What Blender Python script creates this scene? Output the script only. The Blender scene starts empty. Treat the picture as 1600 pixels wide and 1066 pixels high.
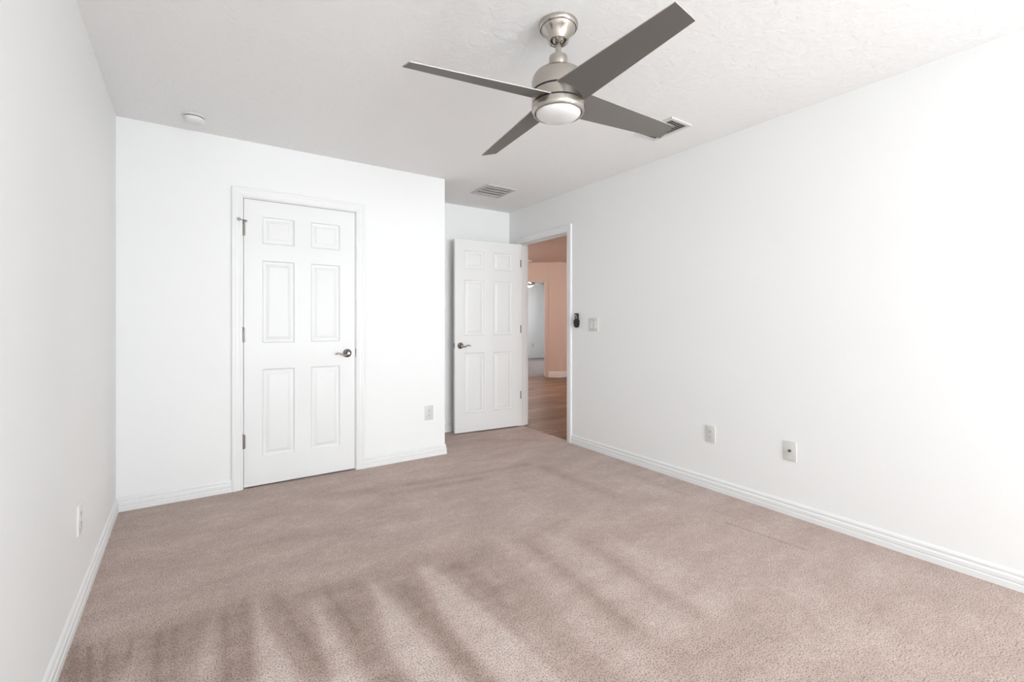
import bpy, bmesh, math, random
import numpy as np
from mathutils import Matrix, Vector

C = bpy.context.scene.collection
PI = math.pi
random.seed(4)

# ------------------------------------------------------------------ camera
YAW = math.radians(34.05)
cam_d = bpy.data.cameras.new('camera')
cam_d.sensor_fit = 'HORIZONTAL'
cam_d.sensor_width = 36.0
cam_d.lens = 711.0 / 1600.0 * 36.0
cam_d.shift_y = -29.5 / 1600.0
cam_d.clip_start = 0.02
cam = bpy.data.objects.new('camera', cam_d)
C.objects.link(cam)
cam.location = (0, 0, 1.17)
cam.rotation_euler = (PI / 2, 0, -YAW)
bpy.context.scene.camera = cam

# ------------------------------------------------------------------ world + light
w = bpy.data.worlds.new('world')
bpy.context.scene.world = w
w.use_nodes = True
nt = w.node_tree
bg = nt.nodes['Background']
bg.inputs['Color'].default_value = (0.86, 0.93, 1.0, 1)
bg.inputs['Strength'].default_value = 1.5

vs = bpy.context.scene.view_settings
vs.view_transform = 'Standard'
vs.look = 'None'
vs.gamma = 1.0
vs.use_curve_mapping = False
vs.exposure = 0.54


def area(name, loc, rot, sx, sy, power, col):
    d = bpy.data.lights.new(name, 'AREA')
    d.shape = 'RECTANGLE'
    d.size = sx
    d.size_y = sy
    d.energy = power
    d.color = col
    o = bpy.data.objects.new(name, d)
    o.location = loc
    o.rotation_euler = rot
    C.objects.link(o)
    return o


def point(name, loc, power, col, r=0.08):
    d = bpy.data.lights.new(name, 'POINT')
    d.energy = power
    d.color = col
    d.shadow_soft_size = r
    o = bpy.data.objects.new(name, d)
    o.location = loc
    C.objects.link(o)
    return o


# window lamps: daylight at the rear and far bedroom, plus two added fills
area('daylight_bedroom', (1.35, -4.35, 1.0), (PI / 2 + 0.75, 0, 0), 2.7, 1.9, 80, (0.91, 0.97, 1.0))
alcove_fill = area('added_alcove_fill', (1.35, -4.30, 1.3), (PI / 2 + 0.02, 0, -0.10), 2.4, 1.6, 10, (0.93, 0.975, 1.0))
alcove_fill.data.spread = math.radians(48)  # added narrow-beam fill that brightens the alcove and far end
area('added_side_fill', (3.30, -2.65, 1.05), (0, PI / 2 + 0.8, 0), 1.7, 2.2, 215, (0.91, 0.97, 1.0))  # added fill at the side opening, lifts the left wall
area('daylight_far_bedroom', (10.75, 9.9, 1.5), (0, PI / 2, 0), 1.4, 1.8, 95, (0.93, 0.97, 1.0))
# hall ceiling lights
point('hall_lamp', (6.6, 4.6, 2.08), 58, (1.0, 0.89, 0.84), 0.12)
point('hall_lamp', (4.0, 7.3, 2.08), 19, (1.0, 0.89, 0.84), 0.12)
# the lamp inside the far bedroom's fan
point('far_fan_lamp', (6.612, 9.05, 1.98), 12, (1.0, 0.93, 0.84), 0.07)


# ------------------------------------------------------------------ materials
def new_mat(name):
    m = bpy.data.materials.new(name)
    m.use_nodes = True
    return m, m.node_tree, m.node_tree.nodes['Principled BSDF']


def simple(name, col, rough=0.5, metal=0.0, spec=0.5, emit=None, es=0, aniso=0):
    m, t, b = new_mat(name)
    b.inputs['Base Color'].default_value = (*col, 1)
    b.inputs['Roughness'].default_value = rough
    b.inputs['Metallic'].default_value = metal
    b.inputs['Specular IOR Level'].default_value = spec
    if aniso:
        b.inputs['Anisotropic'].default_value = aniso
        b.inputs['Anisotropic Rotation'].default_value = 0.25
        tg = t.nodes.new('ShaderNodeTangent'); tg.direction_type = 'RADIAL'; tg.axis = 'Z'
        t.links.new(tg.outputs[0], b.inputs['Tangent'])
    if emit:
        b.inputs['Emission Color'].default_value = (*emit, 1)
        b.inputs['Emission Strength'].default_value = es
    # slight procedural roughness variation
    n = t.nodes.new('ShaderNodeTexNoise')
    n.inputs['Scale'].default_value = 40 if metal < .5 else 900
    tc = t.nodes.new('ShaderNodeTexCoord')
    t.links.new(tc.outputs['Object'], n.inputs['Vector'])
    mr = t.nodes.new('ShaderNodeMapRange')
    mr.inputs['To Min'].default_value = max(rough - 0.04, 0.02)
    mr.inputs['To Max'].default_value = min(rough + 0.04, 1)
    t.links.new(n.outputs['Fac'], mr.inputs['Value'])
    t.links.new(mr.outputs['Result'], b.inputs['Roughness'])
    return m


def plaster(name, col, rough, scale, strength, dist, lo=0.0, hi=1.0):
    m, t, b = new_mat(name)
    b.inputs['Base Color'].default_value = (*col, 1)
    b.inputs['Roughness'].default_value = rough
    b.inputs['Specular IOR Level'].default_value = 0.25
    tc = t.nodes.new('ShaderNodeTexCoord')
    n = t.nodes.new('ShaderNodeTexNoise')
    n.inputs['Scale'].default_value = scale
    n.inputs['Detail'].default_value = 4
    n.inputs['Distortion'].default_value = 0.4
    t.links.new(tc.outputs['Object'], n.inputs['Vector'])
    r = t.nodes.new('ShaderNodeMapRange')
    r.interpolation_type = 'SMOOTHSTEP'
    r.inputs['From Min'].default_value = lo
    r.inputs['From Max'].default_value = hi
    t.links.new(n.outputs['Fac'], r.inputs['Value'])
    bu = t.nodes.new('ShaderNodeBump')
    bu.inputs['Strength'].default_value = strength
    bu.inputs['Distance'].default_value = dist
    t.links.new(r.outputs['Result'], bu.inputs['Height'])
    t.links.new(bu.outputs['Normal'], b.inputs['Normal'])
    return m


M = {}
M['wall'] = plaster('white_wall_paint', (0.915, 0.915, 0.91), 0.6, 90, 0.12, 0.002)
M['ceiling'] = plaster('textured_ceiling_paint', (0.94, 0.935, 0.93), 0.75, 26, 0.24, 0.004, 0.42, 0.62)
M['hall'] = plaster('beige_hall_paint', (0.74, 0.625, 0.565), 0.6, 90, 0.12, 0.002)
M['trim'] = simple('white_trim_enamel', (0.87, 0.87, 0.865), 0.38)
M['door'] = simple('white_door_enamel', (0.85, 0.85, 0.845), 0.42)
M['plastic'] = simple('white_plastic', (0.80, 0.80, 0.78), 0.35)
M['plate'] = simple('ivory_white_plate', (0.70, 0.70, 0.67), 0.35)
M['slot'] = simple('dark_slot', (0.03, 0.03, 0.03), 0.7)
M['nickel'] = simple('brushed_nickel', (0.50, 0.465, 0.42), 0.24, 1.0, aniso=0.8)
M['nickel_dark'] = simple('satin_nickel_hardware', (0.30, 0.275, 0.25), 0.22, 1.0)
M['hinge'] = simple('hinge_metal', (0.24, 0.22, 0.20), 0.38, 1.0)
M['groove'] = simple('dark_groove', (0.035, 0.03, 0.025), 0.7)
M['glass_white'] = simple('frosted_white_glass', (0.88, 0.88, 0.87), 0.25)
M['glass_lit'] = simple('lit_frosted_glass', (0.9, 0.9, 0.88), 0.3, emit=(1, 0.93, 0.85), es=9)
M['lamp_lit'] = simple('lit_lamp_glass', (0.9, 0.9, 0.88), 0.3, emit=(1, 0.75, 0.58), es=6)
M['blade'] = simple('grey_blade_lacquer', (0.165, 0.155, 0.143), 0.55, 0.0)
M['blade_edge'] = simple('pale_blade_edge', (0.42, 0.41, 0.39), 0.4)
M['black'] = simple('black_plastic', (0.012, 0.012, 0.012), 0.35)
M['grey_btn'] = simple('grey_button', (0.62, 0.62, 0.62), 0.4)
M['rubber'] = simple('white_rubber', (0.8, 0.78, 0.75), 0.7)
M['duct'] = simple('dark_duct', (0.06, 0.06, 0.058), 0.8)
M['filter'] = simple('grey_filter_mesh', (0.30, 0.30, 0.29), 0.9)
M['vent'] = simple('white_vent_enamel', (0.72, 0.715, 0.70), 0.45)
M['vent_far'] = simple('white_grille_enamel', (0.62, 0.615, 0.60), 0.5)
M['vinyl'] = simple('white_vinyl', (0.82, 0.82, 0.82), 0.35)

# window pane: thin clear glass
m, t, b = new_mat('clear_window_pane')
out = t.nodes['Material Output']
tr = t.nodes.new('ShaderNodeBsdfTransparent')
gl = t.nodes.new('ShaderNodeBsdfGlossy')
gl.inputs['Roughness'].default_value = 0.02
fr = t.nodes.new('ShaderNodeFresnel')
mx = t.nodes.new('ShaderNodeMixShader')
t.links.new(fr.outputs[0], mx.inputs[0])
t.links.new(tr.outputs[0], mx.inputs[1])
t.links.new(gl.outputs[0], mx.inputs[2])
t.links.new(mx.outputs[0], out.inputs['Surface'])
M['pane'] = m


# carpet: tufted pile with brushed (vacuumed) zones read from the mesh attribute "pile"
def carpet(name, dark, mid, light, use_attr):
    m, t, b = new_mat(name)
    N, L = t.nodes.new, t.links.new
    b.inputs['Roughness'].default_value = 0.95
    b.inputs['Specular IOR Level'].default_value = 0.05
    b.inputs['Sheen Weight'].default_value = 0.15
    tc = N('ShaderNodeTexCoord')
    # tuft specks
    n1 = N('ShaderNodeTexNoise'); n1.inputs['Scale'].default_value = 185; n1.inputs['Detail'].default_value = 3
    n1.inputs['Roughness'].default_value = 0.65
    n2 = N('ShaderNodeTexNoise'); n2.inputs['Scale'].default_value = 3.2; n2.inputs['Detail'].default_value = 5
    n2.inputs['Roughness'].default_value = 0.6
    mp = N('ShaderNodeMapping'); mp.inputs['Scale'].default_value = (1.0, 1.9, 1.0)
    mp.inputs['Rotation'].default_value = (0, 0, 0.2)
    L(tc.outputs['Object'], n1.inputs['Vector'])
    L(tc.outputs['Object'], mp.inputs['Vector']); L(mp.outputs[0], n2.inputs['Vector'])
    n3 = N('ShaderNodeTexNoise'); n3.inputs['Scale'].default_value = 28; n3.inputs['Detail'].default_value = 3
    L(tc.outputs['Object'], n3.inputs['Vector'])
    # brush value
    add = N('ShaderNodeMath'); add.operation = 'MULTIPLY_ADD'
    L(n2.outputs['Fac'], add.inputs[0]); add.inputs[1].default_value = 0.8
    if use_attr:
        at = N('ShaderNodeAttribute'); at.attribute_name = 'pile'
        L(at.outputs['Fac'], add.inputs[2])
    else:
        add.inputs[2].default_value = 0.45
    sub = N('ShaderNodeMath'); sub.operation = 'ADD'; L(add.outputs[0], sub.inputs[0]); sub.inputs[1].default_value = -0.40
    m3 = N('ShaderNodeMath'); m3.operation = 'MULTIPLY_ADD'
    L(n3.outputs['Fac'], m3.inputs[0]); m3.inputs[1].default_value = 0.45; L(sub.outputs[0], m3.inputs[2])
    s3 = N('ShaderNodeMath'); s3.operation = 'ADD'; s3.use_clamp = True
    L(m3.outputs[0], s3.inputs[0]); s3.inputs[1].default_value = -0.225
    cr = N('ShaderNodeValToRGB')
    cr.color_ramp.elements[0].position = 0.0; cr.color_ramp.elements[0].color = (*dark, 1)
    cr.color_ramp.elements[1].position = 1.0; cr.color_ramp.elements[1].color = (*light, 1)
    e = cr.color_ramp.elements.new(0.5); e.color = (*mid, 1)
    L(s3.outputs[0], cr.inputs[0])
    sp = N('ShaderNodeMapRange'); sp.interpolation_type = 'SMOOTHSTEP'
    sp.inputs['From Min'].default_value = 0.33; sp.inputs['From Max'].default_value = 0.56
    sp.inputs['To Min'].default_value = 0.36; sp.inputs['To Max'].default_value = 1.12
    L(n1.outputs['Fac'], sp.inputs['Value'])
    mul = N('ShaderNodeVectorMath'); mul.operation = 'SCALE'
    L(cr.outputs['Color'], mul.inputs[0]); L(sp.outputs[0], mul.inputs['Scale'])
    L(mul.outputs[0], b.inputs['Base Color'])
    bu = N('ShaderNodeBump'); bu.inputs['Strength'].default_value = 0.5; bu.inputs['Distance'].default_value = 0.006
    L(n1.outputs['Fac'], bu.inputs['Height']); L(bu.outputs[0], b.inputs['Normal'])
    return m


M['carpet'] = carpet('taupe_carpet', (0.37, 0.275, 0.23), (0.565, 0.44, 0.385), (0.78, 0.665, 0.605), True)
M['carpet_rear'] = carpet('taupe_carpet_plain', (0.37, 0.275, 0.23), (0.565, 0.44, 0.385), (0.78, 0.665, 0.605), False)
M['carpet_far'] = carpet('grey_carpet', (0.24, 0.20, 0.19), (0.34, 0.29, 0.28), (0.42, 0.37, 0.35), False)

# wood planks along X
m, t, b = new_mat('wood_plank_floor')
N, L = t.nodes.new, t.links.new
tc = N('ShaderNodeTexCoord')
br = N('ShaderNodeTexBrick')
br.inputs['Scale'].default_value = 1.0
br.inputs['Brick Width'].default_value = 1.2
br.inputs['Row Height'].default_value = 0.17
br.inputs['Mortar Size'].default_value = 0.003
br.inputs['Color1'].default_value = (0.30, 0.165, 0.098, 1)
br.inputs['Color2'].default_value = (0.15, 0.075, 0.042, 1)
br.inputs['Mortar'].default_value = (0.07, 0.035, 0.02, 1)
br.offset = 0.37
mp = N('ShaderNodeMapping'); mp.inputs['Scale'].default_value = (1.2, 14, 1)
ng = N('ShaderNodeTexNoise'); ng.inputs['Scale'].default_value = 1.6; ng.inputs['Detail'].default_value = 6
ng.inputs['Distortion'].default_value = 0.6
L(tc.outputs['Object'], br.inputs['Vector']); L(tc.outputs['Object'], mp.inputs['Vector']); L(mp.outputs[0], ng.inputs['Vector'])
mr = N('ShaderNodeMapRange'); mr.inputs['From Min'].default_value = 0.3; mr.inputs['From Max'].default_value = 0.7
mr.inputs['To Min'].default_value = 0.55; mr.inputs['To Max'].default_value = 1.4
L(ng.outputs['Fac'], mr.inputs['Value'])
mu = N('ShaderNodeVectorMath'); mu.operation = 'SCALE'
L(br.outputs['Color'], mu.inputs[0]); L(mr.outputs[0], mu.inputs['Scale']); L(mu.outputs[0], b.inputs['Base Color'])
b.inputs['Roughness'].default_value = 0.42
M['wood'] = m


# ------------------------------------------------------------------ mesh helpers
class MB:
    """collects shapes; build() links them as one mesh object"""
    def __init__(s):
        s.v = []; s.f = []; s.mi = []; s.cur = 0

    def add(s, vs_, fs, mi=None):
        o = len(s.v)
        s.v += [tuple(p) for p in vs_]
        for f in fs:
            s.f.append(tuple(i + o for i in f)); s.mi.append(s.cur if mi is None else mi)

    def box(s, a, b, bev=0.0, mi=None):
        x0, y0, z0 = [min(a[i], b[i]) for i in range(3)]
        x1, y1, z1 = [max(a[i], b[i]) for i in range(3)]
        if bev <= 0:
            s.add([(x0, y0, z0), (x1, y0, z0), (x1, y1, z0), (x0, y1, z0), (x0, y0, z1), (x1, y0, z1), (x1, y1, z1), (x0, y1, z1)],
                  [(0, 3, 2, 1), (4, 5, 6, 7), (0, 1, 5, 4), (1, 2, 6, 5), (2, 3, 7, 6), (3, 0, 4, 7)], mi)
            return
        bm = bmesh.new()
        bmesh.ops.create_cube(bm, size=1)
        for v in bm.verts:
            v.co = Vector(((x0 + x1) / 2 + v.co.x * (x1 - x0), (y0 + y1) / 2 + v.co.y * (y1 - y0), (z0 + z1) / 2 + v.co.z * (z1 - z0)))
        bmesh.ops.bevel(bm, geom=list(bm.edges), offset=bev, segments=2, profile=0.6, affect='EDGES')
        s.bm(bm, mi)

    def bm(s, bm, mi=None):
        bm.verts.index_update()
        s.add([v.co[:] for v in bm.verts], [[v.index for v in f.verts] for f in bm.faces], mi)
        bm.free()

    def lathe(s, prof, n=64, c=(0, 0, 0), axis='z', mi=None):
        """prof: (r, h) list from one end to the other; closed at r=0 ends"""
        vs_, fs = [], []
        rings = []
        for r, h in prof:
            if r < 1e-6:
                rings.append([len(vs_)]); vs_.append((0, 0, h))
            else:
                rings.append(list(range(len(vs_), len(vs_) + n)))
                vs_ += [(r * math.cos(2 * PI * k / n), r * math.sin(2 * PI * k / n), h) for k in range(n)]
        for A, B in zip(rings[:-1], rings[1:]):
            for k in range(n):
                k2 = (k + 1) % n
                if len(A) == 1 and len(B) == 1: continue
                if len(A) == 1: fs.append((A[0], B[k2], B[k]))
                elif len(B) == 1: fs.append((A[k], A[k2], B[0]))
                else: fs.append((A[k], A[k2], B[k2], B[k]))
        if axis == 'y': vs_ = [(x, -z, y) for x, y, z in vs_]     # h grows towards -y (out of the wall)
        if axis == 'x': vs_ = [(z, x, y) for x, y, z in vs_]
        s.add([(x + c[0], y + c[1], z + c[2]) for x, y, z in vs_], fs, mi)

    def tube(s, pts, rad, n=12, mi=None, flat=1.0):
        """round bar through pts; rad a number or list; flat squeezes the second axis"""
        P = [Vector(p) for p in pts]
        R = rad if isinstance(rad, (list, tuple)) else [rad] * len(P)
        vs_, fs = [], []
        up = Vector((0, 0, 1))
        for i, p in enumerate(P):
            d = (P[min(i + 1, len(P) - 1)] - P[max(i - 1, 0)]).normalized()
            a = d.cross(up)
            if a.length < 1e-3: a = Vector((1, 0, 0))
            a.normalize(); b_ = a.cross(d).normalized()
            for k in range(n):
                th = 2 * PI * k / n
                vs_.append(p + a * math.cos(th) * R[i] * flat + b_ * math.sin(th) * R[i])
        for i in range(len(P) - 1):
            for k in range(n):
                k2 = (k + 1) % n
                fs.append((i * n + k, i * n + k2, (i + 1) * n + k2, (i + 1) * n + k))
        fs.append(tuple(range(n))[::-1]); fs.append(tuple(range((len(P) - 1) * n, len(P) * n)))
        s.add(vs_, fs, mi)

    def prism(s, poly, z0, z1, mi=None):
        n = len(poly)
        vs_ = [(x, y, z0) for x, y in poly] + [(x, y, z1) for x, y in poly]
        fs = [tuple(range(n))[::-1], tuple(range(n, 2 * n))] + [(i, (i + 1) % n, n + (i + 1) % n, n + i) for i in range(n)]
        s.add(vs_, fs, mi)

    def prism_y(s, poly, y0, y1, mi=None):
        """poly in x,z extruded along y"""
        n = len(poly)
        vs_ = [(x, y0, z) for x, z in poly] + [(x, y1, z) for x, z in poly]
        fs = [tuple(range(n)), tuple(range(n, 2 * n))[::-1]] + [(i, n + i, n + (i + 1) % n, (i + 1) % n) for i in range(n)]
        s.add(vs_, fs, mi)

    def build(s, name, mats, parent=None, loc=(0, 0, 0), rot=(0, 0, 0), smooth=None):
        me = bpy.data.meshes.new(name)
        me.from_pydata(s.v, [], s.f)
        if not isinstance(mats, (list, tuple)): mats = [mats]
        for m_ in mats: me.materials.append(m_)
        me.polygons.foreach_set('material_index', s.mi)
        bm = bmesh.new(); bm.from_mesh(me)
        bmesh.ops.recalc_face_normals(bm, faces=bm.faces)
        bm.to_mesh(me); bm.free()
        if smooth:
            me.polygons.foreach_set('use_smooth', [True] * len(me.polygons))
            me.set_sharp_from_angle(angle=math.radians(smooth))
        me.update()
        o = bpy.data.objects.new(name, me)
        C.objects.link(o)
        o.location = loc; o.rotation_euler = rot
        if parent: o.parent = parent
        return o


def tag(o, label, cat=None, group=None):
    o['label'] = label
    if cat: o['category'] = cat
    if group: o['group'] = group
    return o


def thing(name, label, cat, loc=(0, 0, 0), rz=0, group=None):
    o = bpy.data.objects.new(name, None)
    o.empty_display_size = 0.1
    C.objects.link(o)
    o.location = loc; o.rotation_euler = (0, 0, rz)
    return tag(o, label, cat, group)


def struct(o, label=None):
    o['kind'] = 'structure'
    if label: o['label'] = label
    return o


def copy_tree(o, parent=None):
    c = o.copy(); C.objects.link(c)
    if parent: c.parent = parent
    for ch in list(o.children): copy_tree(ch, c)
    return c


H = 2.44            # ceiling height
T = 0.115           # wall thickness
YC = 3.687          # closet wall
XR = 2.942          # right wall
YF = 4.41           # wall at the end of the entry alcove
YB = -4.0          # wall behind the camera
XA = 1.770          # outside corner of the closet wall
XL0, SL = -0.452, -0.0255
def xl(y): return XL0 + SL * (y - YC)
RL = math.atan(-SL)  # left wall is a touch out of square

# wall frames: local x = to the right seen from the room, local y = into the wall, z up
def slab(name, mat, loc, rz, x0, x1, openings=(), z1=H, thick=T, label=None):
    xs = sorted({x0, x1, *[o[0] for o in openings], *[o[1] for o in openings]})
    zs = sorted({-0.0, z1, *[o[2] for o in openings], *[o[3] for o in openings]})
    def solid(i, k):
        if i < 0 or k < 0 or i >= len(xs) - 1 or k >= len(zs) - 1: return False
        cx, cz = (xs[i] + xs[i + 1]) / 2, (zs[k] + zs[k + 1]) / 2
        return not any(o[0] < cx < o[1] and o[2] < cz < o[3] for o in openings)
    m = MB()
    for i in range(len(xs) - 1):
        for k in range(len(zs) - 1):
            if not solid(i, k): continue
            a, b_, c, d = xs[i], xs[i + 1], zs[k], zs[k + 1]
            m.add([(a, 0, c), (b_, 0, c), (b_, 0, d), (a, 0, d)], [(0, 1, 2, 3)])
            m.add([(a, thick, c), (b_, thick, c), (b_, thick, d), (a, thick, d)], [(3, 2, 1, 0)])
            if not solid(i - 1, k): m.add([(a, 0, c), (a, thick, c), (a, thick, d), (a, 0, d)], [(3, 2, 1, 0)])
            if not solid(i + 1, k): m.add([(b_, 0, c), (b_, thick, c), (b_, thick, d), (b_, 0, d)], [(0, 1, 2, 3)])
            if not solid(i, k - 1): m.add([(a, 0, c), (b_, 0, c), (b_, thick, c), (a, thick, c)], [(3, 2, 1, 0)])
            if not solid(i, k + 1): m.add([(a, 0, d), (b_, 0, d), (b_, thick, d), (a, thick, d)], [(0, 1, 2, 3)])
    bm = bmesh.new()
    for p in m.v: bm.verts.new(p)
    bm.verts.ensure_lookup_table()
    for f in m.f: bm.faces.new([bm.verts[i] for i in f])
    bmesh.ops.remove_doubles(bm, verts=bm.verts, dist=1e-5)
    m2 = MB(); m2.bm(bm)
    return struct(m2.build(name, mat, loc=loc, rot=(0, 0, rz)), label)


# ------------------------------------------------------------------ shell
slab('wall_left', M['wall'], (XL0, YC, 0), PI / 2 + RL, -7.95, 0.84, label='white wall along the left edge of the photo')
slab('wall_closet', M['wall'], (0, YC, 0), 0, XL0 - 0.05, XA, [(0.205, 1.012, -0.0, 2.058)], label='white wall holding the closed closet door')
slab('wall_alcove', M['wall'], (XA, YC + T, 0), PI / 2, 0, YF - YC - T, label='short side wall of the closet facing the entry alcove')
slab('wall_far', M['wall'], (0, YF, 0), 0, XL0 - 0.15, XR, label='wall behind the open bedroom door')
# right wall: opening clear 3.390..4.210, cut .02 wider for the jambs
slab('wall_right', M['wall'], (XR, 0, 0), -PI / 2, -(YF + T), -(YB - T), [(-4.230, -3.370, -0.0, 2.070), (1.55, 3.75, .45, 2.15)], label='long white wall on the right')  # second opening belongs to the added side window
slab('wall_rear', M['wall'], (0, YB, 0), PI, -XR, 0.6, [(-2.6, -0.1, 0.45, 2.15)], label='wall behind the camera with the window')

# floors
def soft(d, wd): return 1.0 / (1.0 + np.exp(np.clip(d / wd, -30, 30)))
def poly_sd(px, py, poly):
    d = np.full(px.shape, 1e9); inside = np.zeros(px.shape, bool); n = len(poly)
    for i in range(n):
        x0, y0 = poly[i]; x1, y1 = poly[(i + 1) % n]
        ex, ey = x1 - x0, y1 - y0
        tt = np.clip(((px - x0) * ex + (py - y0) * ey) / (ex * ex + ey * ey + 1e-12), 0, 1)
        d = np.minimum(d, np.hypot(px - x0 - tt * ex, py - y0 - tt * ey))
        c = ((y0 > py) != (y1 > py)) & (px < ex * (py - y0) / (ey + 1e-12) + x0)
        inside ^= c
    return np.where(inside, -d, d)


def carpet_floor():
    x0, x1, y0, y1 = -0.62, 2.94, -1.0, 4.42
    st = 0.01
    nx, ny = int((x1 - x0) / st) + 1, int((y1 - y0) / st) + 1
    X = np.linspace(x0, x1, nx); Y = np.linspace(y0, y1, ny)
    gx, gy = np.meshgrid(X, Y)
    px, py = gx.ravel(), gy.ravel()
    v = np.stack([px, py, np.zeros_like(px)], 1)
    idx = np.arange(nx * ny).reshape(ny, nx)
    f = np.stack([idx[:-1, :-1], idx[:-1, 1:], idx[1:, 1:], idx[1:, :-1]], -1).reshape(-1, 4)
    # tongue of carpet running under the open door
    k = len(v)
    v = np.vstack([v, [(x1, 3.392, 0), (2.972, 3.392, 0), (2.972, 4.208, 0), (x1, 4.208, 0)]])
    px, py = v[:, 0], v[:, 1]
    me = bpy.data.meshes.new('floor')
    me.from_pydata(v.tolist(), [], f.tolist() + [(k, k + 1, k + 2, k + 3)])
    val = np.full(px.shape, 0.50)
    # strokes of the vacuum cleaner: brushed pile darker, turned-back wedges lighter
    zone = soft(py - (2.22 - 0.10 * px), 0.03) * soft(px - 1.35, 0.25)
    val -= 0.27 * zone
    wedges = [([(-.202, 2.139), (-.177, 1.904), (-.20, 1.5), (-.26, 1.5), (-.223, 1.936)], .30),
              ([(.03, 2.155), (.032, 1.763), (.03, 1.4), (-.09, 1.4), (-.037, 1.81), (-.003, 2.024)], .40),
              ([(.183, 2.176), (.196, 1.997), (.236, 1.785), (.30, 1.40), (.10, 1.40), (.139, 1.691), (.155, 1.917)], .52),
              ([(.376, 2.046), (.408, 1.854), (.422, 1.697), (.46, 1.30), (.33, 1.30), (.337, 1.557), (.352, 1.784)], .50),
              ([(.622, 2.081), (.659, 1.865), (.678, 1.605), (.72, 1.1), (.57, 1.1), (.56, 1.4), (.537, 1.619), (.572, 1.789)], .50),
              ([(.841, 2.049), (.906, 2.013), (.933, 1.724), (.957, 1.417), (.98, .95), (.80, .95), (.794, 1.249), (.778, 1.437), (.787, 1.668)], .48),
              ([(1.306, 2.119), (1.344, 1.989), (1.348, 1.721), (1.319, 1.462), (1.29, 1.1), (1.253, .9), (1.14, .9), (1.149, 1.309), (1.233, 1.668)], .30),
              ([(1.575, 2.011), (1.624, 1.8), (1.60, 1.493), (1.56, 1.1), (1.446, 1.0), (1.376, 1.134), (1.41, 1.401), (1.443, 1.691)], .26),
              ([(1.068, 1.605), (1.084, 1.467), (1.054, 1.27), (1.02, .9), (.94, .9), (.977, 1.362)], .34),
              ([(1.818, 1.711), (1.879, 1.47), (1.87, 1.1), (1.689, 1.0), (1.64, 1.357)], .22)]
    for i, (p, a) in enumerate(wedges):
        val += (1.0 if i < 6 else 0.8) * a * soft(poly_sd(px, py, p), 0.010 if i < 6 else 0.022)
    lines = [(-.386, 2.235, -.33, 1.85, .016, .22), (-.344, 2.214, -.29, 1.85, .008, .30), (-.296, 2.222, -.25, 1.85, .008, .12),
             (-.226, 2.175, -.212, 2.015, .006, .2), (-.146, 2.163, -.13, 1.873, .014, .16), (-.096, 2.15, -.085, 1.843, .010, .14),
             (.065, 2.156, .061, 1.744, .014, .12), (.136, 2.235, .125, 1.7, .02, .10), (.251, 2.184, .34, 1.6, .022, .14),
             (.438, 2.086, .475, 1.75, .012, .16), (.73, 1.95, .75, 1.2, .035, .12), (1.01, 1.95, 1.06, 1.3, .04, .12),
             (1.42, 1.9, 1.36, 1.2, .035, .14), (1.68, 1.8, 1.63, 1.1, .04, .12),
             (1.226, 3.132, 2.2, 3.02, .045, .20), (1.0, 3.03, 1.7, 2.95, .04, .18), (.62, 3.25, .95, 3.18, .05, .14),
             (2.263, 2.908, 2.287, 2.153, .06, .18), (2.52, 1.5, 2.56, 1.1, .012, .22), (2.72, 2.4, 2.70, 1.9, .02, .10),
             (2.2, 3.95, 2.75, 3.6, .05, .12), (.1, 2.75, .8, 2.62, .06, .10)]
    for ax, ay, bx, by, wd, a in lines:
        ex, ey = bx - ax, by - ay
        tt = np.clip(((px - ax) * ex + (py - ay) * ey) / (ex * ex + ey * ey), 0, 1)
        d = np.hypot(px - ax - tt * ex, py - ay - tt * ey)
        val -= 1.3 * a * np.exp(-(d / wd) ** 2)
    # paler lane beside the right wall
    val += 0.10 * np.exp(-((px - 2.62) / 0.16) ** 2) * soft(1.9 - py, 0.15) * soft(py - 2.6, 0.2)
    at = me.attributes.new('pile', 'FLOAT', 'POINT')
    at.data.foreach_set('value', val.astype(np.float32))
    me.materials.append(M['carpet'])
    me.update()
    o = bpy.data.objects.new('floor', me); C.objects.link(o)
    struct(o, 'taupe cut pile carpet with pale vacuum strokes')


carpet_floor()
m = MB(); m.box((-0.62, -4.1, -.01), (2.95, -1.0, 0))
struct(m.build('floor', M['carpet_rear']), 'carpet behind the camera')

HC = (6.214, 7.408)                          # outside corner in the hall
U = (-math.sqrt(.5), math.sqrt(.5))          # diagonal wall, going left/back
def dg(s, o=0.0): return (HC[0] + U[0] * s + o * math.sqrt(.5), HC[1] + U[1] * s + o * math.sqrt(.5))
sE = 1.75
E1 = dg(sE)
m = MB()
m.prism([(2.975, 3.37), (3.057, 3.37), (3.057, 1.4), (8.4, 1.4), (8.4, HC[1]), HC, dg(0.02, .06), dg(sE, .06), (2.95, E1[1] + .02), (3.057, 4.23), (2.975, 4.23)], -0.05, -0.002)
struct(m.build('floor', M['wood']), 'brown wood plank floor of the hall')
m = MB()
m.prism([dg(0.02, .06), (8.4, HC[1] + 0.01), (10.5, HC[1] + .01), (10.5, 12.0), (4.6, 12.0), (4.6, E1[1]), dg(sE, .06)], -0.05, 0.0)
struct(m.build('floor', M['carpet_far']), 'grey carpet of the far bedroom')
m = MB(); m.box((-0.9, -4.3, H), (3.0, 4.6, H + 0.1))
struct(m.build('ceiling', M['ceiling']), 'textured white ceiling above the fan')
m = MB(); m.box((3.0, 1.2, H), (8.6, 9.0, H + 0.1))
struct(m.build('ceiling', M['hall'], loc=(0, 0, 0)), 'beige hall ceiling seen through the open doorway')
m = MB(); m.prism([(8.6, HC[1] + .06), (10.7, HC[1] + .06), (10.7, 12.1), (4.4, 12.1), (4.4, E1[1] + .05), dg(sE, .06), dg(0, .06)], H - 0.012, H - 0.001)
struct(m.build('ceiling', M['wall']), 'white ceiling of the far bedroom')

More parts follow.
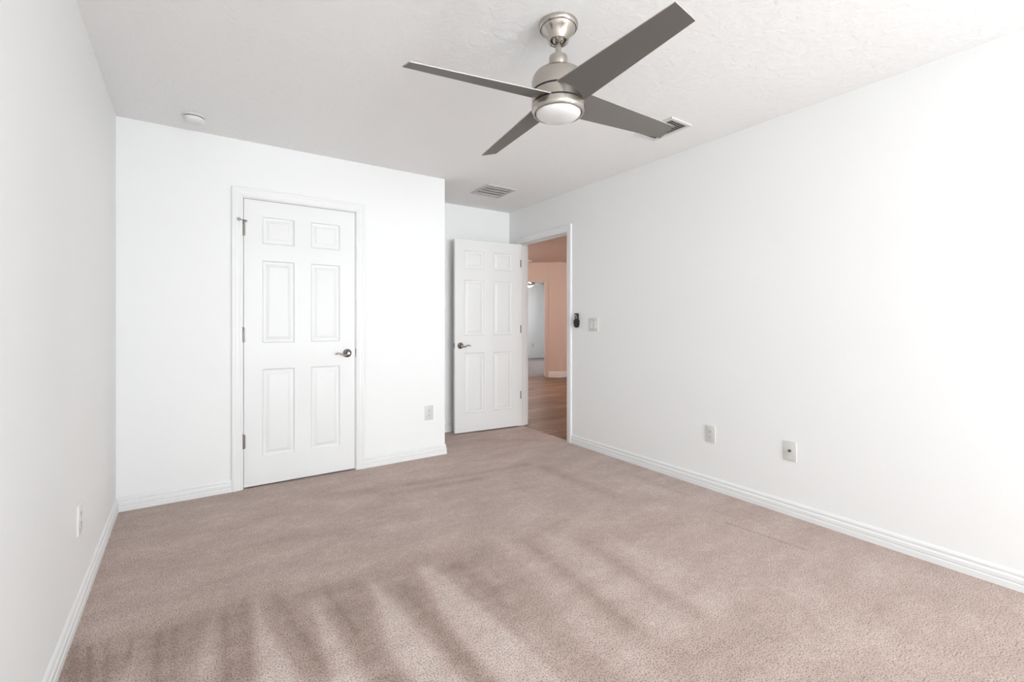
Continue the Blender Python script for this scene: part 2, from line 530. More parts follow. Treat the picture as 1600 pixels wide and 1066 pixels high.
# hall walls (front faces the hall)
slab('wall_diagonal', M['hall'], (*HC, 0), -PI / 4, -sE, 0, [(-1.081, -0.279, -0.0, 2.07)], thick=.11, label='beige diagonal wall at the end of the hall')
slab('wall_hall', M['hall'], (*HC, 0), 0, 0.0, 2.2, label='beige hall wall right of the diagonal wall')
slab('wall_hall_side', M['hall'], (8.4, 0, 0), -PI / 2, -HC[1], -1.4, label='side wall of the hall')
slab('wall_hall_end', M['hall'], (0, 1.4, 0), PI, -8.4, -3.057, label='end wall of the hall')
slab('wall_hall_back', M['hall'], (0, E1[1], 0), 0, 2.9, E1[0], label='back wall of the hall')
slab('wall_hall_near', M['hall'], (3.057, 0, 0), PI / 2, YF, E1[1] + .1, label='near wall of the hall beyond the bedroom')
slab('wall_hall_paint', M['hall'], (3.062, 0, 0), PI / 2, 1.4, YF, [(3.370, 4.230, -0.0, 2.07)], thick=0.004, label='hall face of the bedroom wall')
# far bedroom
slab('wall_bedroom_far', M['wall'], (0, 11.9, 0), 0, 4.5, 10.6, label='white wall seen through the far doorway')
slab('wall_bedroom_side', M['wall'], (10.5, 0, 0), -PI / 2, -12.0, -7.3, [(-10.8, -9.0, 0.8, 2.2)], label='window wall of the far bedroom')
slab('wall_bedroom_left', M['wall'], (4.6, 0, 0), PI / 2, E1[1] - .1, 12.0, label='left wall of the far bedroom')
slab('wall_bedroom_near', M['wall'], (0, HC[1] + T + .004, 0), PI, -10.6, -(HC[0] + .12), thick=.004, label='near wall of the far bedroom')
struct(slab('wall_bedroom_diagonal', M['wall'], dg(0, .114) + (0,), 3 * PI / 4, -0.0, sE, [(0.279, 1.081, -0.0, 2.07)], thick=.003), 'bedroom face of the diagonal wall')


# ------------------------------------------------------------------ baseboards / casings
BB = [(0, 0), (.0145, 0), (.0145, .026), (.0130, .0285), (.0108, .030), (.0108, .033), (.0135, .037), (.0135, .052), (.0120, .0555), (.0085, .058),
      (.0072, .062), (.0085, .066), (.0100, .070), (.0090, .077), (.0055, .083), (.002, .086), (0, .086)]
def baseboard(name, loc, rz, x0, x1, m0=0, m1=0, mat=None, label=None, k=1.0):
    """m0/m1: mitre at each end, +1 inside corner, -1 outside corner"""
    m = MB(); n = len(BB)
    va = [(x0 + m0 * o * k, -o * k, z * k) for o, z in BB]
    vb = [(x1 - m1 * o * k, -o * k, z * k) for o, z in BB]
    m.add(va + vb, [tuple(range(n)), tuple(range(n, 2 * n))[::-1]] + [(i, n + i, n + (i + 1) % n, (i + 1) % n) for i in range(n)])
    return struct(m.build(name, mat or M['trim'], loc=loc, rot=(0, 0, rz)), label)


CW = 0.066           # casing width
REV = 0.005          # reveal
RW = CW + REV
baseboard('baseboard_left', (XL0, YC, 0), PI / 2 + RL, -(YC - YB) - .1, 0, 0, 1, label='white baseboard along the left wall')
baseboard('baseboard_closet', (0, YC, 0), 0, XL0, 0.225 - RW, 1, 0, label='white baseboard left of the closet door')
baseboard('baseboard_closet', (0, YC, 0), 0, 0.992 + RW, XA, 0, -1, label='white baseboard right of the closet door')
baseboard('baseboard_alcove', (XA, YC, 0), PI / 2, 0, YF - YC, -1, 1, label='white baseboard on the closet side wall')
baseboard('baseboard_far', (0, YF, 0), 0, XA, XR, 1, 1, label='white baseboard behind the open door')
baseboard('baseboard_right', (XR, 0, 0), -PI / 2, -YF, -4.210 - RW, 1, 0, label='short white baseboard behind the door hinges')
baseboard('baseboard_right', (XR, 0, 0), -PI / 2, -3.390 + RW, -YB, 0, 1, label='long white baseboard along the right wall')
baseboard('baseboard_rear', (0, YB, 0), PI, -XR, 0.36, 1, 0, label='white baseboard behind the camera')
KH = 1.45
baseboard('baseboard_diagonal', (*HC, -.002), -PI / 4, -sE, -1.06 - RW, 0, 0, k=KH, label='tall baseboard left of the far doorway')
baseboard('baseboard_diagonal', (*HC, -.002), -PI / 4, -0.299 + RW, 0, 0, -.41, k=KH, label='tall baseboard right of the far doorway')
baseboard('baseboard_hall', (*HC, -.002), 0, 0, 2.186, -.41, 1, k=KH, label='tall baseboard past the hall corner')
baseboard('baseboard_hall_near', (3.057, 0, -.002), PI / 2, 4.23 + .07, E1[1], 0, 1, k=KH)
baseboard('baseboard_bedroom', (0, 11.9, 0), 0, 4.6, 10.5, 0, 0, k=1.1, label='white baseboard in the far bedroom')

CP = [(0, 0), (0, .008), (.006, .011), (.016, .0105), (.024, .013), (.038, .014), (.048, .0175), (.060, .0175), (.066, .014), (.066, 0)]
def casing(name, loc, rz, x0, x1, z1, mat=None, label=None, flip=1):
    """colonial casing round an opening; profile (distance outwards, height off the wall)"""
    m = MB(); n = len(CP)
    path = []
    rings = []
    for (cx, cz, dx, dz) in [(x0 - REV, 0.0, -1, 0), (x0 - REV, z1 + REV, -1, 1), (x1 + REV, z1 + REV, 1, 1), (x1 + REV, 0.0, 1, 0)]:
        rings.append([(cx + dx * a, -h, cz + dz * a) for a, h in CP])
    vs_ = [p for r in rings for p in r]
    fs = [tuple(range(n)), tuple(range(3 * n, 4 * n))[::-1]]
    for j in range(3):
        for i in range(n - 1):
            fs.append((j * n + i, j * n + i + 1, (j + 1) * n + i + 1, (j + 1) * n + i))
    m.add(vs_, fs)
    return struct(m.build(name, mat or M['trim'], loc=loc, rot=(0, 0, rz)), label)


def jamb(name, loc, rz, x0, x1, z1, depth, stop_y, mat=None, label=None):
    m = MB(); th = .0195
    m.box((x0 - th, -.0005, 0), (x0, depth, z1)); m.box((x1, -.0005, 0), (x1 + th, depth, z1))
    m.box((x0 - th, -.0005, z1), (x1 + th, depth, z1 + th))
    m.box((x0, stop_y, 0), (x0 + .011, stop_y + .034, z1)); m.box((x1 - .011, stop_y, 0), (x1, stop_y + .034, z1))
    m.box((x0, stop_y, z1 - .011), (x1, stop_y + .034, z1))
    return struct(m.build(name, mat or M['trim'], loc=loc, rot=(0, 0, rz)), label)


casing('trim_1', (0, YC, 0), 0, 0.225, 0.992, 2.040, label='white casing round the closet door')
jamb('trim_2', (0, YC, 0), 0, 0.225, 0.992, 2.040, T, .040, label='white jamb of the closet door')
casing('trim_3', (XR, 0, 0), -PI / 2, -4.210, -3.390, 2.050, label='white casing round the bedroom doorway')
jamb('trim_4', (XR, 0, 0), -PI / 2, -4.210, -3.390, 2.050, T + .005, .040, label='white jamb of the bedroom doorway')
casing('trim_5', (3.0625, 0, 0), PI / 2, 3.390, 4.210, 2.050, M['trim'], label='hall side casing of the bedroom doorway')
casing('trim_6', (*HC, 0), -PI / 4, -1.061, -0.299, 2.045, M['hall'], label='beige casing of the far doorway')
jamb('trim_7', (*HC, 0), -PI / 4, -1.061, -0.299, 2.045, .118, .055, M['trim'], label='white jamb of the far doorway')

# ------------------------------------------------------------------ doors
def leaf_mesh(w_, h_, th, st, mid, zr, front_only=False):
    """six raised panels on both faces. x 0..w, y 0..th (front at y=0), z 0..h"""
    pw = (w_ - 2 * st - mid) / 2
    xs = [0, st, st + pw, st + pw + mid, w_ - st, w_]
    zs = [0, zr[0], zr[1], zr[2], zr[3], zr[4], zr[5], h_]
    m = MB()
    prof = [(0, 0), (.003, .0010), (.008, .0085), (.012, .0105), (.021, .0110), (.026, .0100), (.040, .0045), (.047, .0022), (.052, .0018)]
    for side in (0, 1):
        def Y(d): return d if side == 0 else th - d
        for i in range(5):
            for k in range(7):
                a, b_, c, d = xs[i], xs[i + 1], zs[k], zs[k + 1]
                if i in (1, 3) and k in (1, 3, 5):
                    R = [[(a + o, Y(dp), c + o), (b_ - o, Y(dp), c + o), (b_ - o, Y(dp), d - o), (a + o, Y(dp), d - o)] for o, dp in prof]
                    vs_ = [p for r in R for p in r]; fs = []
                    for j in range(len(R) - 1):
                        for q in range(4):
                            fs.append((j * 4 + q, j * 4 + (q + 1) % 4, (j + 1) * 4 + (q + 1) % 4, (j + 1) * 4 + q))
                    e = (len(R) - 1) * 4
                    fs.append((e, e + 1, e + 2, e + 3))
                    if side: fs = [f[::-1] for f in fs]
                    m.add(vs_, fs)
                else:
                    f = [(0, 1, 2, 3)] if side == 0 else [(3, 2, 1, 0)]
                    m.add([(a, Y(0), c), (b_, Y(0), c), (b_, Y(0), d), (a, Y(0), d)], f)
    for i in range(5):
        m.add([(xs[i], 0, 0), (xs[i + 1], 0, 0), (xs[i + 1], th, 0), (xs[i], th, 0)], [(3, 2, 1, 0)])
        m.add([(xs[i], 0, h_), (xs[i + 1], 0, h_), (xs[i + 1], th, h_), (xs[i], th, h_)], [(0, 1, 2, 3)])
    for k in range(7):
        m.add([(0, 0, zs[k]), (0, th, zs[k]), (0, th, zs[k + 1]), (0, 0, zs[k + 1])], [(3, 2, 1, 0)])
        m.add([(w_, 0, zs[k]), (w_, th, zs[k]), (w_, th, zs[k + 1]), (w_, 0, zs[k + 1])], [(0, 1, 2, 3)])
    bm = bmesh.new()
    for p in m.v: bm.verts.new(p)
    bm.verts.ensure_lookup_table()
    for f in m.f: bm.faces.new([bm.verts[i] for i in f])
    bmesh.ops.remove_doubles(bm, verts=bm.verts, dist=1e-5)
    o = MB(); o.bm(bm)
    return o


def lever(parent, x, z, sgn, y0, out):
    """rosette and wave lever; sgn = x direction of the lever, out = -1 front face, +1 back face"""
    h = MB()
    h.lathe([(0, 0), (.033, 0), (.0335, .003), (.031, .008), (.025, .012), (.016, .0145), (.0135, .017), (.0125, .034), (.0135, .038), (.0135, .050), (.010, .0545), (0, .0555)], 40, (0, 0, 0), 'y')
    pts, rr = [], []
    for k in range(25):
        u = k / 24
        pts.append((sgn * (0.002 + .098 * u), -.046 - .004 * math.sin(PI * u), -.004 - .0075 * math.sin(2 * PI * min(u * 1.02, 1)) * (1 if u < .5 else 1.05) + .0 * u))
        rr.append(.0082 - .0036 * u if u < .95 else .0034)
    # the free end curls over
    h.tube(pts, rr, 12, flat=1.0)
    if out > 0: h.v = [(a, -b_, c) for a, b_, c in h.v]
    o = h.build('handle', M['nickel_dark'], parent, (x, y0, z), smooth=40)
    return tag(o, 'satin nickel wave lever handle')


def hinge_part(parent, x, y, z, hh, leaf=None, r=.0062):
    h = MB()
    h.lathe([(0, 0), (r * .7, 0), (r, .002), (r, hh * .33), (r * .9, hh * .335), (r, hh * .34), (r, hh * .66), (r * .9, hh * .665), (r, hh * .67), (r, hh - .002), (r * .8, hh), (r * 1.05, hh + .002), (r * .7, hh + .006), (0, hh + .007)], 20, (x, y, z))
    if leaf:
        h.box((leaf[0], leaf[2], z + .002), (leaf[1], leaf[3], z + hh - .002))
    o = h.build('hinge', M['hinge'], parent, smooth=40)
    return tag(o, 'satin nickel butt hinge')


# closet door, closed
LW, LH, LT = 0.761, 2.026, .035
ZR = (.195, .825, 1.008, 1.602, 1.716, 1.915)
d1 = leaf_mesh(LW, LH, LT, .112, .108, ZR).build('door_1', M['door'], loc=(0.228, YC + .001, .011), smooth=25)
struct(d1, 'closed white six-panel closet door')
lever(d1, LW - .060, .915, -1, 0, -1)
for zz in (.270, 1.018, 1.764):
    hinge_part(d1, -.0035, -.0045, zz, .100, (-.0030, .010, -.0016, .0))
# hinge pin door stop on the top hinge
hs = MB()
hs.lathe([(0, 0), (.009, 0), (.0095, .004), (.0095, .007), (.0, .0075)], 20, (-.0035, -.0045, 1.868))
hs.tube([(-.0035, -.0045, 1.873), (-.016, -.012, 1.873), (-.030, -.020, 1.873)], .0028, 10)
hs.lathe([(0, 0), (.0085, 0), (.0105, .003), (.0105, .008), (.008, .011), (0, .0115)], 20, (-.031, -.014, 1.873), 'y')
hs.tube([(-.0035, -.0045, 1.873), (.010, -.012, 1.872), (.014, -.012, 1.866)], .003, 10)
hs.lathe([(0, 0), (.006, 0), (.0065, .005), (0, .008)], 16, (.015, -.008, 1.866), 'y')
tag(hs.build('hinge_pin_stop', M['hinge'], d1, smooth=40), 'dark metal hinge pin door stop with round bumper')
# strike plate lip on the jamb side
st_ = MB(); st_.box((LW + .0032, -.004, .885), (LW + .0065, .004, .950), .001)
st_.tube([(LW + .005, -.002, .890), (LW + .0055, -.0035, .918), (LW + .005, -.002, .946)], .0028, 8)
tag(st_.build('strike_plate', M['hinge'], d1), 'dark metal strike plate lip')

# bedroom door, opened against the alcove. hinge end at the right, leaf runs to the left
W2 = 0.786
A2 = math.atan2(4.252 - 4.186, 2.935 - 2.155)
d2 = leaf_mesh(W2, LH, LT, .105, .108, (.195, .835, 1.015, 1.605, 1.72, 1.915))
d2.v = [(x - W2, y, z) for x, y, z in d2.v]
d2 = d2.build('door_2', M['door'], loc=(2.935, 4.176, .012), rot=(0, 0, -A2), smooth=25)
struct(d2, 'open white six-panel bedroom door')
lever(d2, -(W2 - .060), .912, 1, 0, -1)
lever(d2, -(W2 - .060), .912, 1, LT, 1)
for zz in (.292, 1.036, 1.775):
    hinge_part(d2, .006, .030, zz, .090, (.004, .030, .030, .0335), r=.0055)
lp = MB(); lp.box((-W2 - .0015, .005, .885), (-W2 + .001, .030, .942), .0005)
lp.prism([(-W2 - .013, .012), (-W2, .012), (-W2, .024), (-W2 - .006, .024)], .905, .923)
tag(lp.build('latch', M['hinge'], d2), 'dark metal latch plate and bolt')

# far bedroom's door, standing open behind the diagonal wall
p = dg(0.305, .125)
d3 = leaf_mesh(.755, LH, LT, .11, .108, ZR).build('door_3', M['door'], loc=(p[0], p[1], .01), rot=(0, 0, math.radians(38)), smooth=25)
struct(d3, 'white door of the far bedroom, open inwards')
for zz in (.26, 1.03, 1.77):
    q = MB()
    q.box((-.004, -.018, zz), (.000, .012, zz + .10), .0005)
    tag(q.build('hinge', M['hinge'], d3, rot=(0, 0, math.radians(7))), 'dark metal hinge on the far door jamb')

# ------------------------------------------------------------------ windows
def window(name, loc, rz, x0, x1, z0, z1, label):
    root = MB(); fw = .045
    root.box((x0, .03, z0), (x1, .10, z0 + fw)); root.box((x0, .03, z1 - fw), (x1, .10, z1))
    root.box((x0, .03, z0 + fw), (x0 + fw, .10, z1 - fw)); root.box((x1 - fw, .03, z0 + fw), (x1, .10, z1 - fw))
    xm = (x0 + x1) / 2; zm = (z0 + z1) / 2
    root.box((xm - .03, .04, z0 + fw), (xm + .03, .09, z1 - fw))
    root.box((x0 + fw, .045, zm - .018), (xm - .03, .085, zm + .018)); root.box((xm + .03, .045, zm - .018), (x1 - fw, .085, zm + .018))
    r = struct(root.build(name, M['vinyl'], loc=loc, rot=(0, 0, rz)), label)
    g = MB(); g.box((x0 + fw, .063, z0 + fw), (x1 - fw, .067, z1 - fw)); g.build('pane', M['pane'], r)
    s_ = MB(); s_.box((x0 - .03, -.035, z0 - .022), (x1 + .03, .03, z0), .004); s_.build('sill', M['trim'], r)
    return r


window('window_1', (0, YB, 0), PI, -2.6, -0.1, .45, 2.15, 'white double window behind the camera')
window('window_added', (XR, 0, 0), -PI / 2, 1.55, 3.75, .45, 2.15, 'unseen white side window added behind the camera for fill light')  # unseen window, added to even out the room light
window('window_3', (10.5, 0, 0), -PI / 2, -10.8, -9.0, .8, 2.2, 'white window of the far bedroom')

# ------------------------------------------------------------------ ceiling fan
def make_fan(label, glass):
    root = thing('ceiling_fan', label, 'ceiling fan')
    c = MB()
    c.lathe([(0, H), (.083, H), (.084, H - .004), (.083, H - .014), (.079, H - .020), (.077, H - .0215)], 72)
    c.lathe([(.0745, H - .0205), (.0735, H - .024), (.064, H - .034), (.054, H - .047), (.047, H - .060), (.0445, H - .068), (.043, H - .074), (.040, H - .076), (.037, H - .0735), (.034, H - .072), (.032, H - .069)], 72)
    o = c.build('canopy', M['nickel'], root, smooth=35)
    g = MB(); g.lathe([(.0765, H - .0150), (.0765, H - .0212), (.072, H - .0212)], 60); g.lathe([(.0325, H - .070), (.024, H - .066), (.012, H - .064)], 40)
    g.build('canopy_gap', M['groove'], o, smooth=35)
    r = MB(); r.lathe([(.0128, H - .055), (.0128, 2.285)], 32); r.lathe([(.0, H - .050), (.024, H - .056), (.028, H - .066), (.022, H - .074), (.0128, H - .078)], 40)
    r.build('downrod', M['nickel'], root, smooth=35)
    k = MB()
    k.lathe([(.0128, 2.307), (.032, 2.306), (.038, 2.302), (.039, 2.297), (.039, 2.268), (.037, 2.262), (.036, 2.250), (.037, 2.236)], 48)
    o = k.build('coupling_cover', M['nickel'], root, smooth=35)
    for a in (205, 335):
        s_ = MB()
        s_.lathe([(0, 0), (.004, 0), (.0045, .002), (0, .004)], 12, (0, 0, 0), 'x')
        q = math.radians(a)
        s_.v = [((x + .0365) * math.cos(q) - y * math.sin(q), (x + .0365) * math.sin(q) + y * math.cos(q), z + 2.252) for x, y, z in s_.v]
        s_.build('screw', M['groove'], o)
    b1 = MB()
    R0 = .1135
    b1.lathe([(.030, 2.246), (.060, 2.243), (.083, 2.236), (.100, 2.224), (.109, 2.210), (R0, 2.194), (R0, 2.1475), (R0 - .003, 2.1465)], 96)
    b1.lathe([(R0 - .003, 2.1405), (R0, 2.1395), (R0, 2.0985), (R0 - .003, 2.0975)], 96)
    b1.build('motor_housing', M['nickel'], root, smooth=35)
    g = MB(); g.lathe([(R0 - .0045, 2.150), (R0 - .0045, 2.088)], 80)
    g.build('groove_band', M['groove'], root, smooth=35)
    lk = MB()
    lk.lathe([(R0 - .003, 2.0925), (R0, 2.0915), (R0, 2.074), (R0 - .0015, 2.064), (R0 - .007, 2.058), (.101, 2.0575), (.0985, 2.062), (.0965, 2.070), (.090, 2.072)], 96)
    o = lk.build('light_ring', M['nickel'], root, smooth=35)
    gl_ = MB(); gl_.lathe([(.0955, 2.070), (.0955, 2.062), (.094, 2.057), (.086, 2.049), (.070, 2.042), (.045, 2.0375), (.020, 2.0355), (0, 2.035)], 96)
    gl_.build('light_globe', glass, o, smooth=50)
    # four pitched, tapering blades
    pitch = 0.2886
    for q in range(4):
        a = math.radians(-4.526 + 90 * q)
        rr = Vector((math.cos(a), math.sin(a), 0)); tt = Vector((-math.sin(a), math.cos(a), 0))
        wd = tt * math.cos(pitch) - Vector((0, 0, 1)) * math.sin(pitch)
        nn = rr.cross(wd).normalized()
        def P(r_, s1, h_):
            w_ = .0778 - .0477 * r_
            base = rr * r_ + wd * (s1 * w_) + Vector((0, 0, 2.1227 + .0215 * rr.x * r_ - .0072 * rr.y * r_ - .0308 * r_))
            return tuple(base + nn * h_)
        bl = MB(); n = 14; th = .0020
        rs = [.085 + (.660 - .085) * i / n for i in range(n + 1)]
        vs_ = []
        for r_ in rs:
            for s1, h_ in ((-1, -th), (-.985, -th - .0004), (.985, -th - .0004), (1, -th), (1, th), (-1, th)):
                vs_.append(P(r_, s1, h_))
        fs = []; mi = []
        for i in range(n):
            for j in range(6):
                j2 = (j + 1) % 6
                fs.append((i * 6 + j, i * 6 + j2, (i + 1) * 6 + j2, (i + 1) * 6 + j))
                mi.append(1 if j in (3, 5) else 0)
        fs += [tuple(range(6))[::-1], tuple(range(n * 6, n * 6 + 6))]; mi += [0, 1]
        for f, mm in zip(fs, mi):
            pass
        bl.v = vs_; bl.f = fs; bl.mi = mi
        o = bl.build('blade', [M['blade'], M['blade_edge']], root)
        # blade iron hidden inside the housing slot
        ir = MB()
        ir.add([P(.060, -.5, -.005), P(.125, -.35, -.005), P(.125, .35, -.005), P(.060, .5, -.005), P(.060, -.5, -.003), P(.125, -.35, -.003), P(.125, .35, -.003), P(.060, .5, -.003)],
               [(0, 1, 2, 3), (7, 6, 5, 4), (0, 4, 5, 1), (1, 5, 6, 2), (2, 6, 7, 3), (3, 7, 4, 0)])
    return root


fan = make_fan('brushed nickel ceiling fan with four grey blades above the bedroom carpet', M['glass_white'])
fan.location = (1.2514, 1.4988, 0)
fan2 = copy_tree(fan)
fan2.location = (6.612, 9.05, 0)
fan2.rotation_euler = (0, 0, math.radians(-32))
tag(fan2, 'small lit ceiling fan seen through the far doorway beyond the hall', 'ceiling fan')
for ch in fan2.children_recursive:
    if ch.name.startswith('light_globe'):
        ch.data = ch.data.copy(); ch.data.materials[0] = M['glass_lit']
        tag(ch, 'glowing white light globe')

# ------------------------------------------------------------------ wall plates
def outlet(label, loc, rz, w_=.074, h_=.118, kind='duplex', mat=None, group=None):
    r = thing('wall_outlet' if kind != 'coax' else 'cable_outlet', label, 'outlet', loc, rz, group)
    pm = mat or M['plate']
    p_ = MB(); p_.box((-w_ / 2, -.0065, -h_ / 2), (w_ / 2, .001, h_ / 2), .0028)
    p_.build('cover_plate', pm, r, smooth=50)
    if kind == 'duplex':
        for s1 in (1, -1):
            f_ = MB()
            pl = []
            for k in range(24):
                a = 2 * PI * k / 24
                pl.append((.0172 * math.cos(a), max(-.0125, min(.0125, .0175 * math.sin(a)))))
            f_.prism_y([(x, z + s1 * .0195) for x, z in pl], -.0078, -.006)
            o = f_.build('receptacle', pm, r)
            sl = MB()
            sl.box((-.0078, -.0082, s1 * .0195 - .001), (-.0058, -.0077, s1 * .0195 + .008)); sl.box((.0058, -.0082, s1 * .0195 - .001), (.0078, -.0077, s1 * .0195 + .007))
            sl.lathe([(0, -.0002), (.0028, -.0002), (.0028, .0006), (0, .0006)], 12, (0, -.0077, s1 * .0195 - .0072), 'y')
            sl.build('slots', M['slot'], o)
        sc = MB(); sc.lathe([(0, 0), (.003, 0), (.0028, .001), (0, .0014)], 14, (0, -.0065, 0), 'y'); sc.build('screw', M['plastic'], r)
    elif kind == 'coax':
        cx = MB(); cx.lathe([(0, 0), (.0085, 0), (.0085, .0025), (.0055, .003), (.0055, .010), (.004, .0102), (0, .0102)], 6 * 4, (0, -.0065, .002), 'y')
        cx.build('connector', M['hinge'], r, smooth=40)
        hl = MB(); hl.lathe([(0, 0), (.0038, 0), (.0038, .0004), (0, .0004)], 16, (0, -.0167, .002), 'y'); hl.build('connector_hole', M['slot'], r)
        for s1 in (1, -1):
            sc = MB(); sc.lathe([(0, 0), (.003, 0), (.0028, .001), (0, .0014)], 14, (0, -.0065, s1 * .041), 'y'); sc.build('screw', M['plastic'], r)
    return r


outlet('white duplex outlet low on the closet wall near its outside corner', (1.618, YC, .381), 0, .078, .124)
outlet('white duplex outlet low on the right wall, nearer the doorway', (XR, 1.864, .385), -PI / 2, .074, .118)
outlet('white cable outlet with one dark round jack low on the right wall', (XR, 1.341, .389), -PI / 2, .074, .118, 'coax')
oy = 2.505
outlet('white duplex outlet low on the left wall, seen almost edge-on', (xl(oy), oy, .374), PI / 2 + RL, .074, .120, mat=M['plastic'])
outlet('tiny white outlet on the far bedroom wall beyond the hall', (8.86, 11.9, .41), 0, .074, .118)

# double rocker switch
sw = thing('light_switch', 'white double rocker light switch on the wall right of the doorway', 'light switch', (XR, 3.022, 1.147), -PI / 2)
p_ = MB(); p_.box((-.059, -.0065, -.0605), (.059, .001, .0605), .0028); p_.build('cover_plate', M['plate'], sw, smooth=50)
for s1 in (-1, 1):
    gp = MB(); gp.box((s1 * .0235 - .0175, -.0068, -.034), (s1 * .0235 + .0175, -.0062, .034)); gp.build('rocker_gap', M['vent_far'], sw)
    rk = MB(); x = s1 * .0235
    rk.add([(x - .016, -.0068, -.0325), (x + .016, -.0068, -.0325), (x + .016, -.0068, .0325), (x - .016, -.0068, .0325),
            (x - .0155, -.0115, -.032), (x + .0155, -.0115, -.032), (x + .0155, -.0078, 0), (x - .0155, -.0078, 0), (x - .0155, -.0085, .032), (x + .0155, -.0085, .032)],
           [(0, 1, 5, 4), (4, 5, 6, 7), (7, 6, 9, 8), (8, 9, 2, 3), (0, 4, 7, 8, 3), (1, 2, 9, 6, 5), (3, 2, 1, 0)])
    rk.build('rocker', M['plastic'], sw)
for s1 in (-1, 1):
    for s2 in (-1, 1):
        sc = MB(); sc.lathe([(0, 0), (.0028, 0), (.0026, .001), (0, .0013)], 12, (s1 * .0235, -.0065, s2 * .0485), 'y'); sc.build('screw', M['plastic'], sw)

# fan remote in its wall cradle
rc = (XR, 3.238, 1.184)
cr = thing('remote_holder', 'black wall cradle holding the fan remote beside the doorway', 'holder', rc, -PI / 2)
h_ = MB()
prof = [(-.026, .006), (.026, .006), (.026, -.015), (.023, -.042), (.015, -.060), (0, -.066), (-.015, -.060), (-.023, -.042), (-.026, -.015)]
h_.prism_y(prof, -.028, -.0240)
h_.prism_y(prof, -.004, .0005)
h_.box((-.0275, -.028, -.030), (-.0235, 0, .006)); h_.box((.0235, -.028, -.030), (.0265, 0, .006))
h_.prism_y([(-.016, -.060), (0, -.066), (.016, -.060), (.016, -.056), (-.016, -.056)], -.026, 0)
h_.build('cradle', M['black'], cr)
rm = thing('remote_control', 'black fan remote with pale round button standing in its wall cradle', 'remote control', rc, -PI / 2)
b_ = MB()
prof = [(-.019, .066), (-.016, .070), (.016, .070), (.0195, .066), (.0215, .02), (.020, -.035), (.013, -.052), (-.013, -.052), (-.020, -.035), (-.0215, .02)]
b_.prism_y(prof, -.0225, -.0055); b_.build('body', M['black'], rm)
for (x, z, r_) in [(-.002, .050, .0085)]:
    q = MB(); q.lathe([(0, 0), (r_, 0), (r_ * .9, .0018), (0, .0022)], 20, (x, -.0225, z), 'y'); q.build('button', M['grey_btn'], rm)
q = MB(); q.tube([(-.018, -.0228, .036), (-.008, -.0228, .024), (0, -.0228, .0205), (.008, -.0228, .024), (.017, -.0228, .038)], .0026, 8)
q.build('silver_line', M['grey_btn'], rm)
for x, z in [(-.010, .016), (.010, .016)]:
    q = MB(); q.lathe([(0, 0), (.004, 0), (.0036, .0012), (0, .0015)], 14, (x, -.0225, z), 'y'); q.build('button', simple('dark_button', (.05, .05, .05), .4), rm)

# ------------------------------------------------------------------ smoke detectors
def detector(label, loc, s=1.0):
    r = thing('smoke_detector', label, 'smoke detector', loc)
    b_ = MB(); b_.lathe([(0, 0), (.066 * s, 0), (.067 * s, -.003), (.066 * s, -.009), (.060 * s, -.010)], 64); b_.build('base', M['plastic'], r, smooth=35)
    g = MB(); g.lathe([(.0575 * s, -.008), (.0575 * s, -.0145)], 48); g.build('gap', M['groove'], r)
    c = MB(); c.lathe([(.050 * s, -.0135), (.0605 * s, -.0140), (.0610 * s, -.020), (.0585 * s, -.030), (.050 * s, -.037), (.034 * s, -.040), (0, -.041)], 64); c.build('cover', M['plastic'], r, smooth=35)
    return r


detector('round white smoke detector on the ceiling near the closet wall', (-.054, 3.425, H), .92)
p = (826.5 - 800) / 711 * 9.3
detector('small smoke detector on the hall ceiling seen through the doorway', (p * math.cos(YAW) + 9.3 * math.sin(YAW), -p * math.sin(YAW) + 9.3 * math.cos(YAW), H), 1.0)

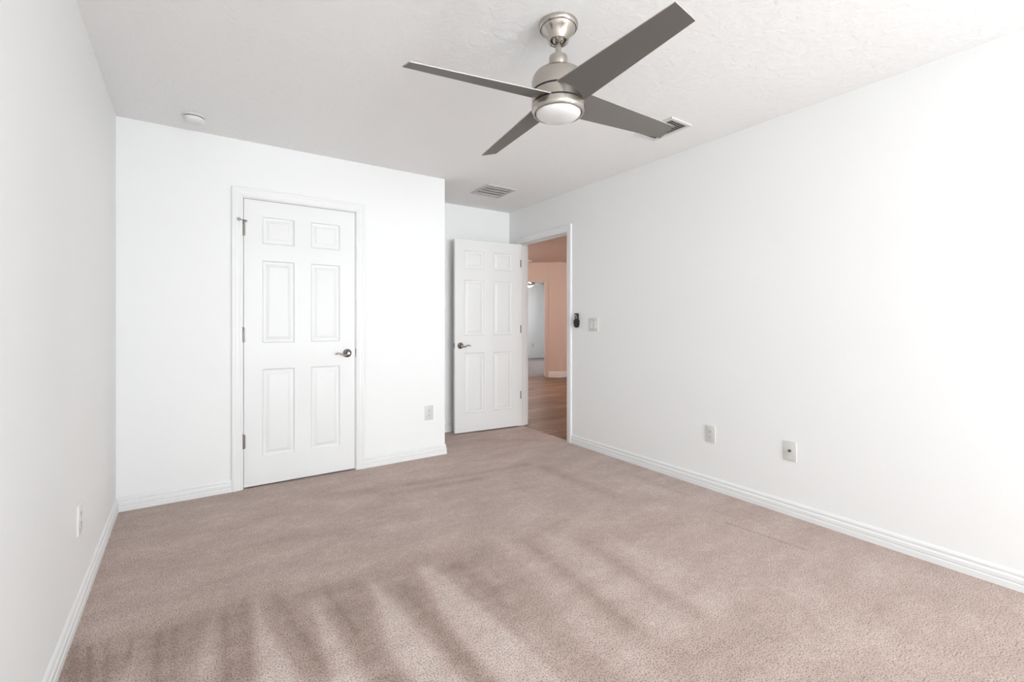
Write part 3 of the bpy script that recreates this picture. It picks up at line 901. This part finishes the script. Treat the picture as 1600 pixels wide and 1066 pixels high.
# ------------------------------------------------------------------ vents
def vent(name, label, cx, cy, wx, wy, axis, n, mat, tilt, fr_=.022, cat='vent', sw_=.9):
    r = thing(name, label, cat, (cx, cy, H))
    f_ = MB(); a, b_ = wx / 2, wy / 2
    z0, z1 = -.009, 0
    for (x0, y0, x1, y1) in [(-a, -b_, a, -b_ + fr_), (-a, b_ - fr_, a, b_), (-a, -b_ + fr_, -a + fr_, b_ - fr_), (a - fr_, -b_ + fr_, a, b_ - fr_)]:
        f_.box((x0, y0, z0), (x1, y1, z1), .0015)
    f_.build('frame', mat, r)
    bk = MB(); bk.box((-a + fr_, -b_ + fr_, -.0015), (a - fr_, b_ - fr_, -.0002)); bk.build('duct_opening', M['filter'] if n == 4 else M['duct'], r)
    span = (wy if axis == 'x' else wx) - 2 * fr_
    ln = (wx if axis == 'x' else wy) / 2 - fr_
    step = span / n
    for i in range(n):
        c0 = -span / 2 + step * (i + .5); hw = step * sw_ / 2
        s_ = MB()
        dz = hw * math.tan(abs(tilt)); sg = 1 if tilt > 0 else -1
        pa = [(c0 - hw, -.008 - sg * min(dz, .006) * .5), (c0 + hw, -.008 + sg * min(dz, .006) * .5), (c0 + hw, -.007 + sg * min(dz, .006) * .5), (c0 - hw, -.007 - sg * min(dz, .006) * .5)]
        if axis == 'x':
            vs_ = [(-ln, y, z) for y, z in pa] + [(ln, y, z) for y, z in pa]
        else:
            vs_ = [(x, -ln, z) for x, z in pa] + [(x, ln, z) for x, z in pa]
        s_.add(vs_, [(0, 1, 2, 3), (7, 6, 5, 4), (0, 4, 5, 1), (1, 5, 6, 2), (2, 6, 7, 3), (3, 7, 4, 0)])
        s_.build('slat', mat, r)
    return r


vent('return_air_grille', 'square white air grille on the ceiling above the entry alcove', 2.318, 3.750, .325, .335, 'x', 4, M['vent_far'], .12, .03, sw_=.80)
vent('supply_air_register', 'small white air register on the ceiling partly behind a fan blade', 2.495, 1.925, .205, .30, 'y', 7, M['vent'], .6, .022, sw_=.55)

# ------------------------------------------------------------------ hall lights (real lamps of the hall) and door stop
for loc in ((6.6, 4.6), (4.0, 7.3)):
    r = thing('flush_ceiling_light', 'round lit ceiling light in the hall' if loc[0] > 5 else 'second round ceiling light deeper in the hall', 'ceiling light', (*loc, H))
    q = MB(); q.lathe([(0, 0), (.16, 0), (.16, -.02), (.15, -.024)], 48); q.build('base', M['nickel'], r, smooth=35)
    q = MB(); q.lathe([(.15, -.02), (.145, -.05), (.11, -.078), (.06, -.09), (0, -.094)], 48); q.build('lamp_glass', M['lamp_lit'], r, smooth=50)

ds = thing('door_stop', 'tiny white-tipped door stop low at the left edge of the doorway', 'door stop', (3.062 + .0135 * KH, 4.318, .048))
q = MB(); q.lathe([(0, 0), (.010, 0), (.010, .003), (.004, .005), (.004, .075), (0, .076)], 16, axis='x'); q.build('rod', M['hinge'], ds, smooth=40)
q = MB(); q.lathe([(0, .072), (.008, .072), (.009, .084), (0, .086)], 16, axis='x'); q.build('tip', M['rubber'], ds, smooth=40)
